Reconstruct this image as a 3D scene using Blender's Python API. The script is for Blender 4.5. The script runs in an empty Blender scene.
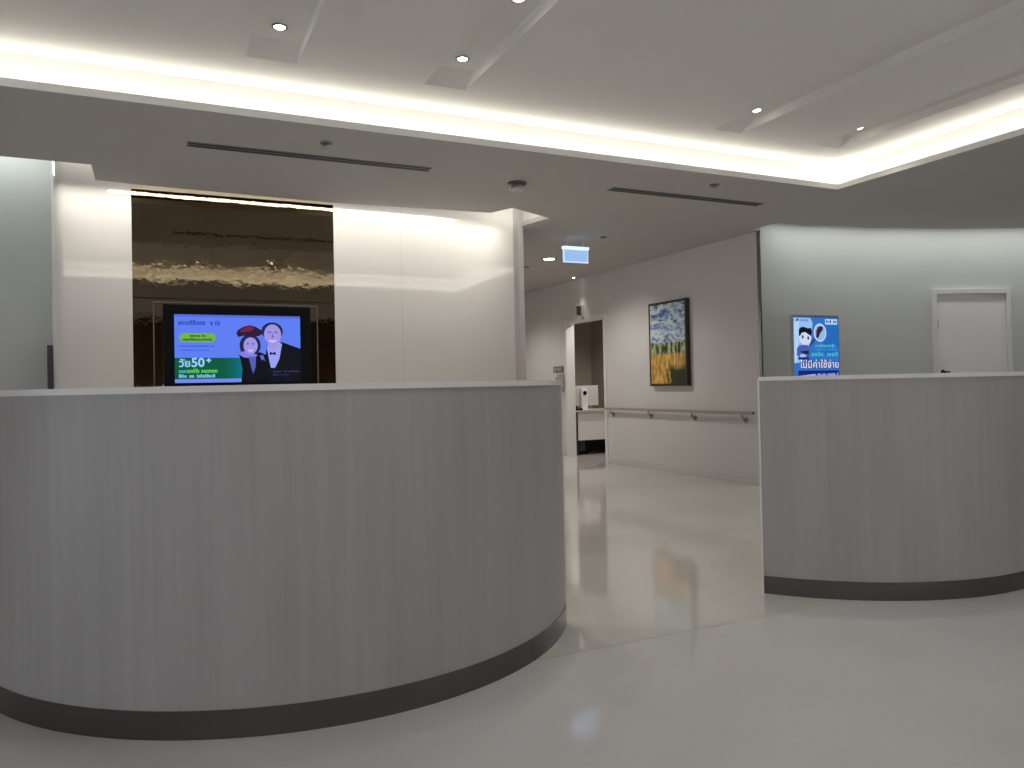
import bpy, bmesh, math, random
from math import sin, cos, pi, radians
from mathutils import Vector, Matrix
from mathutils.geometry import tessellate_polygon

random.seed(7)
S = bpy.context.scene
COL = S.collection

# ------------------------------------------------------------------ camera
EYE = 1.15
FPX = 770.0
YAW, PITCH, ROLL = radians(25.2), radians(0.8), math.atan(0.0205)
fw = Vector((sin(YAW) * cos(PITCH), cos(YAW) * cos(PITCH), sin(PITCH)))
r0 = Vector((cos(YAW), -sin(YAW), 0))
u0 = r0.cross(fw)
Rv = r0 * cos(ROLL) - u0 * sin(ROLL)
Uv = u0 * cos(ROLL) + r0 * sin(ROLL)
cd = bpy.data.cameras.new('camera')
cam = bpy.data.objects.new('camera', cd)
COL.objects.link(cam)
cam.matrix_world = Matrix(((Rv.x, Uv.x, -fw.x, 0), (Rv.y, Uv.y, -fw.y, 0), (Rv.z, Uv.z, -fw.z, EYE), (0, 0, 0, 1)))
cd.sensor_width = 36.0
cd.lens = FPX * 36 / 1024
cd.shift_y = -((384 - 386) + FPX * math.tan(PITCH)) / 1024
cd.clip_start = 0.05
S.camera = cam

# ------------------------------------------------------------------ view, world, main lights
S.view_settings.view_transform = 'Standard'
S.view_settings.look = 'None'
S.view_settings.gamma = 1.0
S.view_settings.use_curve_mapping = False
S.view_settings.exposure = 0.25
S.cycles.use_denoising = True
S.cycles.max_bounces = 10
S.cycles.diffuse_bounces = 6
S.cycles.sample_clamp_indirect = 6.0

W = bpy.data.worlds.new('world')
S.world = W
W.use_nodes = True
bg = W.node_tree.nodes['Background']
bg.inputs[0].default_value = (0.88, 0.92, 1.0, 1)      # overcast daylight outside the added lobby windows
bg.inputs[1].default_value = 3.6

WARM = (1.0, 0.985, 0.90)
NEUT = (1.0, 0.96, 0.90)

def strip_light(name, p0, p1, width, watts_per_m, color, direction, spread=180):
    """One LED strip: a thin area light lying between two points and shining along `direction`."""
    p0, p1 = Vector(p0), Vector(p1)
    L = (p1 - p0).length
    ld = bpy.data.lights.new(name, 'AREA')
    ld.shape = 'RECTANGLE'
    ld.size = L
    ld.size_y = width
    ld.energy = watts_per_m * L
    ld.color = color
    ld.spread = radians(spread)
    o = bpy.data.objects.new(name, ld)
    COL.objects.link(o)
    x = (p1 - p0).normalized()
    z = -Vector(direction).normalized()
    y = z.cross(x).normalized()
    z = x.cross(y)
    m = (p0 + p1) / 2
    o.matrix_world = Matrix(((x.x, y.x, z.x, m.x), (x.y, y.y, z.y, m.y), (x.z, y.z, z.z, m.z), (0, 0, 0, 1)))
    return o

ZS = 2.80                       # soffit underside
LIP = 0.046
ZT = 3.04                       # tray ceiling
ZSLOT = 3.10                    # top of the ceiling grooves
ZROOF = 3.35
TU0, TU1, TV0, TV1 = -1.10, 5.43, 1.50, 4.82   # tray opening
G = 0.15                        # width of the cove ledge

COVE_W = 1.35
zc = ZS + LIP + 0.012
for nm, p0, p1 in (('cove_led_far', (TU0, TV1 + .09, zc), (TU1 + .1, TV1 + .09, zc)),
                   ('cove_led_near', (TU0, TV0 - .09, zc), (TU1 + .1, TV0 - .09, zc)),
                   ('cove_led_east', (TU1 + .09, TV0, zc), (TU1 + .09, TV1 + .1, zc)),
                   ('cove_led_west', (TU0 - .09, TV0, zc), (TU0 - .09, TV1, zc))):
    strip_light(nm, p0, p1, 0.03, COVE_W, WARM, (0, 0, 1))

# wall washers hidden above the soffit, shining down in front of the walls
strip_light('wash_led_center', (-.68, 6.925, 3.00), (3.25, 6.925, 3.00), 0.04, 5.0, NEUT, (0, 0, -1), 75)
strip_light('wash_led_center_glow', (-.30, 6.70, 2.89), (2.93, 6.64, 2.89), 0.03, 0.9, NEUT, (0, 1, .35))
strip_light('wash_led_center_end', (-.68, 6.94, 3.12), (-.32, 6.94, 3.12), 0.03, 0.9, NEUT, (0, .6, -1))
strip_light('wash_led_chamfer', (3.16, 6.62, 3.05), (3.42, 6.78, 3.05), 0.05, 6.0, NEUT, (.3, .7, -.6))
strip_light('wash_led_west', (-3.6, 7.20, 3.30), (-.75, 7.20, 3.30), 0.05, 4.6, (0.93, 1.0, 0.98), (0, 0, -1))
WC, WR = Vector((5.6, -1.7)), 8.20               # the curved grey wall's plan circle
for k in range(6):
    a0, a1 = radians(86.2 - k * 6.6), radians(86.2 - (k + 1) * 6.6)
    rr = WR - 0.22
    strip_light('wash_led_curve', (WC.x + rr * cos(a0), WC.y + rr * sin(a0), 3.05), (WC.x + rr * cos(a1), WC.y + rr * sin(a1), 3.05),
                0.05, 3.3, (0.97, 1.0, 0.96), (0, 0, -1), 120)

# ------------------------------------------------------------------ materials
def srgb(r, g, b):
    f = lambda c: (c / 255 / 12.92) if c / 255 <= .04045 else ((c / 255 + .055) / 1.055) ** 2.4
    return (f(r), f(g), f(b), 1)

MATS = {}
def new_mat(name):
    m = bpy.data.materials.new(name)
    m.use_nodes = True
    nt = m.node_tree
    return m, nt, nt.nodes['Principled BSDF'], nt.links

def pm(name, col, rough=0.5, metal=0.0, spec=0.5, coat=0.0, noise=0.03, nscale=8.0):
    """Principled material with a little procedural mottling."""
    if name in MATS:
        return MATS[name]
    m, nt, b, lk = new_mat(name)
    b.inputs['Roughness'].default_value = rough
    b.inputs['Metallic'].default_value = metal
    b.inputs['Specular IOR Level'].default_value = spec
    b.inputs['Coat Weight'].default_value = coat
    b.inputs['Coat Roughness'].default_value = 0.02
    b.inputs['Coat IOR'].default_value = 2.1
    tc = nt.nodes.new('ShaderNodeTexCoord')
    n = nt.nodes.new('ShaderNodeTexNoise')
    n.inputs['Scale'].default_value = nscale
    n.inputs['Detail'].default_value = 4
    r = nt.nodes.new('ShaderNodeValToRGB')
    c = Vector(col[:3])
    r.color_ramp.elements[0].position = 0.3
    r.color_ramp.elements[1].position = 0.7
    r.color_ramp.elements[0].color = (*(c * (1 - noise)), 1)
    r.color_ramp.elements[1].color = (*[min(1, x * (1 + noise)) for x in c], 1)
    lk.new(tc.outputs['Object'], n.inputs['Vector'])
    lk.new(n.outputs['Fac'], r.inputs['Fac'])
    lk.new(r.outputs['Color'], b.inputs['Base Color'])
    MATS[name] = m
    return m

def em(name, col, strength=1.0):
    if name in MATS:
        return MATS[name]
    m, nt, b, lk = new_mat(name)
    b.inputs['Base Color'].default_value = (0.01, 0.01, 0.01, 1)
    b.inputs['Roughness'].default_value = 0.3
    b.inputs['Specular IOR Level'].default_value = 0.12
    b.inputs['Emission Color'].default_value = col
    b.inputs['Emission Strength'].default_value = strength
    MATS[name] = m
    return m

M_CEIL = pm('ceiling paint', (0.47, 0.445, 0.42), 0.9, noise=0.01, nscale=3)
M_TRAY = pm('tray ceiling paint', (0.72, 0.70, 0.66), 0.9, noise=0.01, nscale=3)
M_GREY = pm('grey green wall paint', (0.54, 0.555, 0.53), 0.75, noise=0.015, nscale=2)
M_CORR = pm('corridor wall paint', (0.66, 0.64, 0.62), 0.7, noise=0.015, nscale=2)
M_BACK = pm('lobby wall paint', (0.42, 0.37, 0.33), 0.8, noise=0.02)
M_WOOD = pm('brown veneer', (0.16, 0.085, 0.04), 0.45, noise=0.2, nscale=5)
M_LACQ = pm('white lacquered panel', (0.80, 0.77, 0.715), 0.6, spec=0.0, coat=1.0, noise=0.008, nscale=2)
M_LEDGE = pm('white ledge', (0.72, 0.70, 0.67), 0.35, noise=0.01)
M_WHITE = pm('white enamel', (0.74, 0.72, 0.70), 0.4, noise=0.01)
M_DOORW = pm('white door laminate', (0.72, 0.70, 0.70), 0.5, noise=0.01)
M_BLACK = pm('black plastic', (0.005, 0.005, 0.006), 0.3, spec=0.12)
M_DGREY = pm('dark grey metal', (0.05, 0.05, 0.048), 0.45, metal=0.3)
M_STEEL = pm('polished steel', (0.36, 0.35, 0.33), 0.12, metal=1.0)
M_SATIN = pm('satin metal', (0.42, 0.39, 0.36), 0.35, metal=0.8)
M_VENT = pm('dark vent slot', (0.03, 0.029, 0.027), 0.7)
M_VENTF = pm('vent frame', (0.20, 0.19, 0.18), 0.6)
M_LAMP = em('lamp lens', (1.0, 0.97, 0.92, 1), 14.0)

def make_stone():
    m, nt, b, lk = new_mat('grey vertical-grain stone')
    tc = nt.nodes.new('ShaderNodeTexCoord')
    mp = nt.nodes.new('ShaderNodeMapping')
    mp.inputs['Scale'].default_value = (34, 34, 0.9)
    n = nt.nodes.new('ShaderNodeTexNoise')
    n.inputs['Scale'].default_value = 1.0
    n.inputs['Detail'].default_value = 5
    n.inputs['Roughness'].default_value = 0.65
    mp2 = nt.nodes.new('ShaderNodeMapping')
    mp2.inputs['Scale'].default_value = (5, 5, 0.7)
    n2 = nt.nodes.new('ShaderNodeTexNoise')
    n2.inputs['Scale'].default_value = 1.0
    n2.inputs['Detail'].default_value = 3
    mx = nt.nodes.new('ShaderNodeMath')
    mx.operation = 'MULTIPLY_ADD'
    mx.inputs[1].default_value = 0.55
    mx2 = nt.nodes.new('ShaderNodeMath')
    mx2.operation = 'MULTIPLY'
    mx2.inputs[1].default_value = 0.45
    r = nt.nodes.new('ShaderNodeValToRGB')
    r.color_ramp.elements[0].position = 0.34
    r.color_ramp.elements[1].position = 0.66
    r.color_ramp.elements[0].color = (0.315, 0.302, 0.288, 1)
    r.color_ramp.elements[1].color = (0.375, 0.36, 0.345, 1)
    lk.new(tc.outputs['Object'], mp.inputs['Vector']); lk.new(mp.outputs['Vector'], n.inputs['Vector'])
    lk.new(tc.outputs['Object'], mp2.inputs['Vector']); lk.new(mp2.outputs['Vector'], n2.inputs['Vector'])
    lk.new(n2.outputs['Fac'], mx2.inputs[0])
    lk.new(n.outputs['Fac'], mx.inputs[0]); lk.new(mx2.outputs[0], mx.inputs[2])
    lk.new(mx.outputs[0], r.inputs['Fac']); lk.new(r.outputs['Color'], b.inputs['Base Color'])
    b.inputs['Roughness'].default_value = 0.42
    b.inputs['Specular IOR Level'].default_value = 0.4
    return m
M_STONE = make_stone()

def make_kick():
    m, nt, b, lk = new_mat('brushed dark steel')
    tc = nt.nodes.new('ShaderNodeTexCoord')
    mp = nt.nodes.new('ShaderNodeMapping')
    mp.inputs['Scale'].default_value = (3, 3, 120)
    n = nt.nodes.new('ShaderNodeTexNoise')
    n.inputs['Scale'].default_value = 1.0
    n.inputs['Detail'].default_value = 3
    r = nt.nodes.new('ShaderNodeMapRange')
    r.inputs['To Min'].default_value = 0.10
    r.inputs['To Max'].default_value = 0.20
    lk.new(tc.outputs['Object'], mp.inputs['Vector']); lk.new(mp.outputs['Vector'], n.inputs['Vector'])
    lk.new(n.outputs['Fac'], r.inputs['Value']); lk.new(r.outputs[0], b.inputs['Roughness'])
    b.inputs['Base Color'].default_value = (0.17, 0.167, 0.165, 1)
    b.inputs['Metallic'].default_value = 1.0
    return m
M_KICK = make_kick()

def make_floor(name, c):
    m, nt, b, lk = new_mat(name)
    tc = nt.nodes.new('ShaderNodeTexCoord')
    n = nt.nodes.new('ShaderNodeTexNoise')
    n.inputs['Scale'].default_value = 1.1
    n.inputs['Detail'].default_value = 5
    v = nt.nodes.new('ShaderNodeTexVoronoi')
    v.inputs['Scale'].default_value = 90
    r = nt.nodes.new('ShaderNodeValToRGB')
    r.color_ramp.elements[0].position = 0.3
    r.color_ramp.elements[1].position = 0.7
    c = Vector(c)
    r.color_ramp.elements[0].color = (*(c * 0.95), 1)
    r.color_ramp.elements[1].color = (*(c * 1.05), 1)
    sp = nt.nodes.new('ShaderNodeValToRGB')
    sp.color_ramp.elements[0].position = 0.10
    sp.color_ramp.elements[1].position = 0.24
    sp.color_ramp.elements[0].color = (0.80, 0.79, 0.77, 1)
    sp.color_ramp.elements[1].color = (1, 1, 1, 1)
    mul = nt.nodes.new('ShaderNodeMixRGB')
    mul.blend_type = 'MULTIPLY'
    mul.inputs[0].default_value = 0.75
    lk.new(tc.outputs['Object'], n.inputs['Vector']); lk.new(tc.outputs['Object'], v.inputs['Vector'])
    lk.new(n.outputs['Fac'], r.inputs['Fac']); lk.new(v.outputs['Distance'], sp.inputs['Fac'])
    lk.new(r.outputs['Color'], mul.inputs[1]); lk.new(sp.outputs['Color'], mul.inputs[2])
    lk.new(mul.outputs['Color'], b.inputs['Base Color'])
    b.inputs['Roughness'].default_value = 0.075
    b.inputs['Specular IOR Level'].default_value = 0.95
    bn = nt.nodes.new('ShaderNodeTexNoise')
    bn.inputs['Scale'].default_value = 3.5
    bn.inputs['Detail'].default_value = 3
    bp = nt.nodes.new('ShaderNodeBump')
    bp.inputs['Strength'].default_value = 0.05
    bp.inputs['Distance'].default_value = 0.008
    lk.new(tc.outputs['Object'], bn.inputs['Vector'])
    lk.new(bn.outputs['Fac'], bp.inputs['Height']); lk.new(bp.outputs['Normal'], b.inputs['Normal'])
    return m
M_FLOOR = make_floor('speckled sheet floor', (0.61, 0.60, 0.60))
M_FLOORC = make_floor('corridor sheet floor', (0.59, 0.565, 0.535))
M_SEAM = pm('floor weld seam', (0.24, 0.225, 0.21), 0.3)

def make_mirror():
    m, nt, b, lk = new_mat('bronze mirror')
    tc = nt.nodes.new('ShaderNodeTexCoord')
    n = nt.nodes.new('ShaderNodeTexNoise')
    n.inputs['Scale'].default_value = 3.4
    n.inputs['Detail'].default_value = 4
    n.inputs['Roughness'].default_value = 0.6
    bp = nt.nodes.new('ShaderNodeBump')
    bp.inputs['Strength'].default_value = 0.5
    bp.inputs['Distance'].default_value = 0.0034
    lk.new(tc.outputs['Object'], n.inputs['Vector'])
    lk.new(n.outputs['Fac'], bp.inputs['Height']); lk.new(bp.outputs['Normal'], b.inputs['Normal'])
    b.inputs['Base Color'].default_value = (0.23, 0.185, 0.125, 1)
    b.inputs['Metallic'].default_value = 1.0
    b.inputs['Roughness'].default_value = 0.03
    return m
M_MIRROR = make_mirror()

def make_glass():
    m, nt, b, lk = new_mat('window glass')
    out = nt.nodes['Material Output']
    t = nt.nodes.new('ShaderNodeBsdfTransparent')
    g = nt.nodes.new('ShaderNodeBsdfGlossy')
    g.inputs['Roughness'].default_value = 0.02
    mx = nt.nodes.new('ShaderNodeMixShader')
    mx.inputs[0].default_value = 0.08
    lk.new(t.outputs[0], mx.inputs[1]); lk.new(g.outputs[0], mx.inputs[2]); lk.new(mx.outputs[0], out.inputs['Surface'])
    return m
M_GLASS = make_glass()

def make_painting():
    """A generic landscape: streaky blue sky, a green horizon, a golden field."""
    m, nt, b, lk = new_mat('painted landscape canvas')
    tc = nt.nodes.new('ShaderNodeTexCoord')
    sx = nt.nodes.new('ShaderNodeSeparateXYZ')
    lk.new(tc.outputs['Generated'], sx.inputs[0])
    mp = nt.nodes.new('ShaderNodeMapping')
    mp.inputs['Scale'].default_value = (1, 4, 11)
    mp.inputs['Rotation'].default_value = (0.35, 0, 0)
    n = nt.nodes.new('ShaderNodeTexNoise')
    n.inputs['Scale'].default_value = 1.2
    n.inputs['Detail'].default_value = 6
    n.inputs['Distortion'].default_value = 1.2
    lk.new(tc.outputs['Generated'], mp.inputs[0]); lk.new(mp.outputs[0], n.inputs['Vector'])
    sky = nt.nodes.new('ShaderNodeValToRGB')
    e = sky.color_ramp.elements
    e[0].position, e[0].color = 0.36, srgb(62, 78, 150)
    e[1].position, e[1].color = 0.56, srgb(206, 218, 214)
    x = e.new(0.45); x.color = srgb(130, 158, 194)
    lk.new(n.outputs['Fac'], sky.inputs['Fac'])
    mp2 = nt.nodes.new('ShaderNodeMapping')
    mp2.inputs['Scale'].default_value = (1, 9, 5)
    n2 = nt.nodes.new('ShaderNodeTexNoise')
    n2.inputs['Scale'].default_value = 1.6
    n2.inputs['Detail'].default_value = 6
    lk.new(tc.outputs['Generated'], mp2.inputs[0]); lk.new(mp2.outputs[0], n2.inputs['Vector'])
    fld = nt.nodes.new('ShaderNodeValToRGB')
    e = fld.color_ramp.elements
    e[0].position, e[0].color = 0.30, srgb(132, 104, 48)
    e[1].position, e[1].color = 0.64, srgb(232, 194, 108)
    x = e.new(0.5); x.color = srgb(204, 154, 72)
    lk.new(n2.outputs['Fac'], fld.inputs['Fac'])
    grn = nt.nodes.new('ShaderNodeValToRGB')
    e = grn.color_ramp.elements
    e[0].position, e[0].color = 0.42, srgb(28, 44, 24)
    e[1].position, e[1].color = 0.58, srgb(186, 198, 140)
    lk.new(n2.outputs['Fac'], grn.inputs['Fac'])
    def step(val, lo, hi, invert=False):
        r = nt.nodes.new('ShaderNodeMapRange')
        r.inputs['From Min'].default_value, r.inputs['From Max'].default_value = lo, hi
        if invert:
            r.inputs['To Min'].default_value, r.inputs['To Max'].default_value = 1, 0
        lk.new(val, r.inputs['Value'])
        return r.outputs[0]
    def add(a, b_, k):
        q = nt.nodes.new('ShaderNodeMath'); q.operation = 'MULTIPLY_ADD'
        lk.new(b_, q.inputs[0]); q.inputs[1].default_value = k; lk.new(a, q.inputs[2])
        return q.outputs[0]
    zj = add(sx.outputs['Z'], n2.outputs['Fac'], 0.05)
    def mix(f, a, b_):
        q = nt.nodes.new('ShaderNodeMixRGB')
        lk.new(f, q.inputs[0]); lk.new(a, q.inputs[1]); lk.new(b_, q.inputs[2])
        return q.outputs[0]
    c1 = mix(step(zj, 0.385, 0.40), fld.outputs[0], grn.outputs[0])
    c2 = mix(step(zj, 0.525, 0.545), c1, sky.outputs[0])
    # dark green clump in the lower right of the field
    dk = nt.nodes.new('ShaderNodeRGB'); dk.outputs[0].default_value = srgb(44, 52, 22)
    ym = step(add(sx.outputs['Y'], n2.outputs['Fac'], 0.5), 0.66, 0.80, True)
    zm = step(zj, 0.19, 0.27, True)
    mm = nt.nodes.new('ShaderNodeMath'); mm.operation = 'MULTIPLY'
    lk.new(ym, mm.inputs[0]); lk.new(zm, mm.inputs[1])
    c3 = mix(mm.outputs[0], c2, dk.outputs[0])
    lk.new(c3, b.inputs['Base Color'])
    b.inputs['Roughness'].default_value = 0.55
    return m
M_PAINT = make_painting()

# ------------------------------------------------------------------ mesh helpers
class MB:
    """Collects shapes into one mesh with one or more materials."""
    def __init__(self):
        self.bm = bmesh.new()
        self.mats = []
    def mi(self, m):
        if m is None:
            return 0
        if m not in self.mats:
            self.mats.append(m)
        return self.mats.index(m)
    def face(self, pts, m=None, flip=False):
        vs = [self.bm.verts.new(p) for p in (reversed(pts) if flip else pts)]
        f = self.bm.faces.new(vs)
        f.material_index = self.mi(m)
        return f
    def box(self, x0, x1, y0, y1, z0, z1, m=None, bevel=0.0):
        x0, x1 = sorted((x0, x1)); y0, y1 = sorted((y0, y1)); z0, z1 = sorted((z0, z1))
        b = bmesh.new()
        bmesh.ops.create_cube(b, size=1)
        for v in b.verts:
            v.co = Vector(((x0 + x1) / 2 + v.co.x * (x1 - x0), (y0 + y1) / 2 + v.co.y * (y1 - y0), (z0 + z1) / 2 + v.co.z * (z1 - z0)))
        if bevel:
            bmesh.ops.bevel(b, geom=b.edges[:] + b.verts[:], offset=bevel, segments=2, profile=0.6, affect='EDGES')
        self.merge(b, m)
        return self
    def merge(self, b, m=None, smooth=False):
        k = self.mi(m)
        vm = {v: self.bm.verts.new(v.co) for v in b.verts}
        for f in b.faces:
            nf = self.bm.faces.new([vm[v] for v in f.verts])
            nf.material_index = k
            nf.smooth = smooth or f.smooth
        b.free()
    def tube(self, p0, p1, r, seg=20, m=None, r1=None):
        p0, p1 = Vector(p0), Vector(p1)
        b = bmesh.new()
        bmesh.ops.create_cone(b, cap_ends=True, segments=seg, radius1=r, radius2=r if r1 is None else r1, depth=(p1 - p0).length)
        q = Vector((0, 0, 1)).rotation_difference((p1 - p0).normalized()).to_matrix().to_4x4()
        b.transform(Matrix.Translation((p0 + p1) / 2) @ q)
        for f in b.faces:
            f.smooth = len(f.verts) == 4
        self.merge(b, m)
        return self
    def lathe(self, c, prof, seg=32, m=None, smooth=True):
        """prof: list of (radius, z) from top to bottom, about the vertical axis through c."""
        rings = []
        for r, z in prof:
            rings.append([self.bm.verts.new((c[0] + r * cos(2 * pi * k / seg), c[1] + r * sin(2 * pi * k / seg), c[2] + z)) for k in range(seg)])
        k_ = self.mi(m)
        for a, b in zip(rings, rings[1:]):
            for k in range(seg):
                f = self.bm.faces.new((a[k], a[(k + 1) % seg], b[(k + 1) % seg], b[k]))
                f.material_index = k_
                f.smooth = smooth
        for ring in (rings[0], rings[-1]):
            f = self.bm.faces.new(ring)
            f.material_index = k_
        return self
    def slab(self, loops, z0, z1, m=None, top=True):
        """A flat slab: loops[0] outer, others holes; side walls on every loop."""
        pts = [Vector((x, y, 0)) for lp in loops for x, y in lp]
        tris = tessellate_polygon([[Vector((x, y, 0)) for x, y in lp] for lp in loops])
        k_ = self.mi(m)
        lo = [self.bm.verts.new((p.x, p.y, z0)) for p in pts]
        hi = [self.bm.verts.new((p.x, p.y, z1)) for p in pts]
        for t in tris:
            a, b_, c = (pts[i] for i in t)
            if (b_ - a).cross(c - a).z > 0:
                t = tuple(reversed(t))
            f = self.bm.faces.new([lo[i] for i in t]); f.material_index = k_
            if top:
                f = self.bm.faces.new([hi[i] for i in reversed(t)]); f.material_index = k_
        o = 0
        for lp in loops:
            n = len(lp)
            for i in range(n):
                j = (i + 1) % n
                f = self.bm.faces.new((lo[o + i], lo[o + j], hi[o + j], hi[o + i])); f.material_index = k_
            o += n
        return self
    def build(self, name, m=None, parent=None, loc=None, recalc=True, local=False):
        bm = self.bm
        if recalc:
            bmesh.ops.recalc_face_normals(bm, faces=bm.faces[:])
        org = Vector(loc) if loc is not None else Vector((0, 0, 0))
        root = parent
        while root is not None and root.parent is not None:
            root = root.parent
        if root is not None and not local:
            org = root.location.copy()
        if not local:
            bm.transform(Matrix.Translation(-org))
        me = bpy.data.meshes.new(name)
        bm.to_mesh(me); bm.free()
        for mm in (self.mats or [m]):
            me.materials.append(mm)
        o = bpy.data.objects.new(name, me)
        COL.objects.link(o)
        if parent is not None:
            o.parent = parent
        elif loc is not None:
            o.location = org
        return o

def thing(name, label, cat, loc=(0, 0, 0), rz=0.0, group=None):
    o = bpy.data.objects.new(name, None)
    o.empty_display_size = 0.1
    COL.objects.link(o)
    o.location = loc
    o.rotation_euler = (0, 0, rz)
    return tag(o, label, cat, group)
def tag(o, label, cat, group=None):
    o['label'] = label
    o['category'] = cat
    if group:
        o['group'] = group
    return o
def struct(o, label=None):
    o['kind'] = 'structure'
    if label:
        o['label'] = label
    return o
def dup(root, loc, label=None, rz=None):
    r = root.copy(); COL.objects.link(r); r.location = loc
    if rz is not None:
        r.rotation_euler = (0, 0, rz)
    if label:
        r['label'] = label
    for ch in root.children:
        c = ch.copy(); COL.objects.link(c); c.parent = r
        for g in ch.children:
            d = g.copy(); COL.objects.link(d); d.parent = c
    return r
def arc(c, r, a0, a1, n):
    return [(c[0] + r * cos(radians(a0 + (a1 - a0) * k / n)), c[1] + r * sin(radians(a0 + (a1 - a0) * k / n))) for k in range(n + 1)]

def text_into(mb, text, size, place, m, bold=0.0, align='LEFT', fit=None):
    """Adds filled lettering to mb; place maps (x, y) of the flat text to a point. `fit` squeezes it to that width."""
    cu = bpy.data.curves.new('t', 'FONT')
    cu.body = text
    cu.size = size
    cu.align_x = align
    cu.offset = bold
    cu.resolution_u = 3
    ob = bpy.data.objects.new('t', cu)
    COL.objects.link(ob)
    dg = bpy.context.evaluated_depsgraph_get()
    me = bpy.data.meshes.new_from_object(ob.evaluated_get(dg))
    xs = [v.co.x for v in me.vertices] or [0]
    x0, w = min(xs), max(xs) - min(xs)
    k = fit / w if fit and w else 1.0
    ki = mb.mi(m)
    vs = [mb.bm.verts.new(place((v.co.x - x0) * k, v.co.y)) for v in me.vertices]
    for p in me.polygons:
        try:
            f = mb.bm.faces.new([vs[i] for i in p.vertices]); f.material_index = ki
        except ValueError:
            pass
    bpy.data.objects.remove(ob); bpy.data.curves.remove(cu); bpy.data.meshes.remove(me)

# ------------------------------------------------------------------ the setting: floor and walls
BACK_V = -5.0
mb = MB()
SEAM = 2.90
mb.face([(-6, BACK_V - .3, 0), (12, BACK_V - .3, 0), (12, SEAM - .004, 0), (.9, SEAM - .004, 0), (.9, 4.5, 0), (-6, 4.5, 0)], M_FLOOR)
mb.face([(.9, SEAM - .004, 0), (12, SEAM - .004, 0), (12, SEAM + .004, 0), (.9, SEAM + .004, 0)], M_SEAM)
mb.face([(.9, SEAM + .004, 0), (12, SEAM + .004, 0), (12, 14.4, 0), (.9, 14.4, 0)], M_FLOORC)
mb.face([(-6, 4.5, 0), (.9, 4.5, 0), (.9, 14.4, 0), (-6, 14.4, 0)], M_FLOORC)
struct(mb.build('floor', recalc=False))

# roof slab above every cavity
mb = MB(); mb.box(-6, 12, BACK_V - .3, 14.4, ZROOF, ZROOF + .1)
struct(mb.build('ceiling_structural', M_CEIL))

# right grey wall, curved in plan
RIGHT_A = [86.62 - k * (86.62 - 44) / 44 for k in range(45)]
mb = MB()
inner = [(WC.x + WR * cos(radians(a)), WC.y + WR * sin(radians(a))) for a in RIGHT_A]
outer = [(WC.x + (WR + .14) * cos(radians(a)), WC.y + (WR + .14) * sin(radians(a))) for a in reversed(RIGHT_A)]
mb.slab([inner + outer], 0, ZROOF)
struct(mb.build('wall_right', M_GREY))
rw_end = inner[-1]
mb = MB(); mb.box(rw_end[0] - .05, rw_end[0] + .1, BACK_V, rw_end[1] + .12, 0, ZROOF)
struct(mb.build('wall_east', M_BACK))

# corridor wall with the doorway
CU, CT = 6.08, 0.13
DV0, DV1, DZ = 9.70, 10.84, 2.14
mb = MB()
mb.box(CU, CU + CT, 6.505, DV0, 0, ZROOF)
mb.box(CU, CU + CT, DV1, 14.3, 0, ZROOF)
mb.box(CU, CU + CT, DV0, DV1, DZ, ZROOF)
struct(mb.build('wall_corridor', M_CORR))
mb = MB(); mb.box(3.4, CU + CT, 14.2, 14.35, 0, ZROOF)
struct(mb.build('wall_corridor_end', M_CORR))
# skirting that turns up from the floor along the corridor wall
mb = MB(); mb.box(CU - .012, CU, 6.55, DV0 - .05, 0, 0.09, bevel=.004); mb.box(CU - .012, CU, DV1 + .05, 14.2, 0, 0.09, bevel=.004)
struct(mb.build('baseboard_corridor', pm('skirting vinyl', (0.63, 0.61, 0.59), 0.4)))
# polished edge profile where the corridor wall meets the curved wall
mb = MB(); mb.box(CU - .010, CU + .012, 6.465, 6.504, 0, ZS + .1, bevel=.004)
struct(mb.build('trim_1', M_STEEL), 'polished metal edge trim at the end of the corridor wall')
# door casing of the corridor doorway
mb = MB()
mb.box(CU - .012, CU - .0005, DV0 - .05, DV0, 0, DZ + .05); mb.box(CU - .012, CU - .0005, DV1, DV1 + .05, 0, DZ + .05)
mb.box(CU - .012, CU - .0005, DV0, DV1, DZ, DZ + .05)
mb.box(CU - .012, CU + CT + .01, DV0 + .0005, DV0 + .014, 0, DZ - .0005); mb.box(CU - .012, CU + CT + .01, DV1 - .014, DV1 - .0005, 0, DZ - .0005)
mb.box(CU - .012, CU + CT + .01, DV0 + .014, DV1 - .014, DZ - .014, DZ - .0005)
struct(mb.build('trim_2', M_WHITE), 'white casing of the open corridor doorway')

# the small office beyond the doorway
RB = 12.6
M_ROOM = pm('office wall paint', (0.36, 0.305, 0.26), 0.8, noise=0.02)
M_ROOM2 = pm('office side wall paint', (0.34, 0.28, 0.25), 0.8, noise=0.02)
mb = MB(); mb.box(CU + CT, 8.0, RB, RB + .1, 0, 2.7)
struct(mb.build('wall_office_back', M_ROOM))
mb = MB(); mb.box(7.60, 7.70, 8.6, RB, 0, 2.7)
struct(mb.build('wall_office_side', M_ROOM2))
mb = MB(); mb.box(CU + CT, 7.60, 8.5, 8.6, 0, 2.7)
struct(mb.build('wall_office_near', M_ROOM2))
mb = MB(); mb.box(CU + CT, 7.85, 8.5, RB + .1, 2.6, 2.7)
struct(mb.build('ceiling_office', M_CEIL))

# white lacquered centre block; front panels are set on it
BF = 7.05                                     # front plane
block = [(-.60, BF + .035), (3.25, 7.17), (3.55, 7.2), (3.55, 14.2), (3.40, 14.2), (3.40, 7.42), (-.60, 7.42)]
mb = MB(); mb.slab([block], 0, ZROOF)
struct(mb.build('wall_center', M_CORR))
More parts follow.
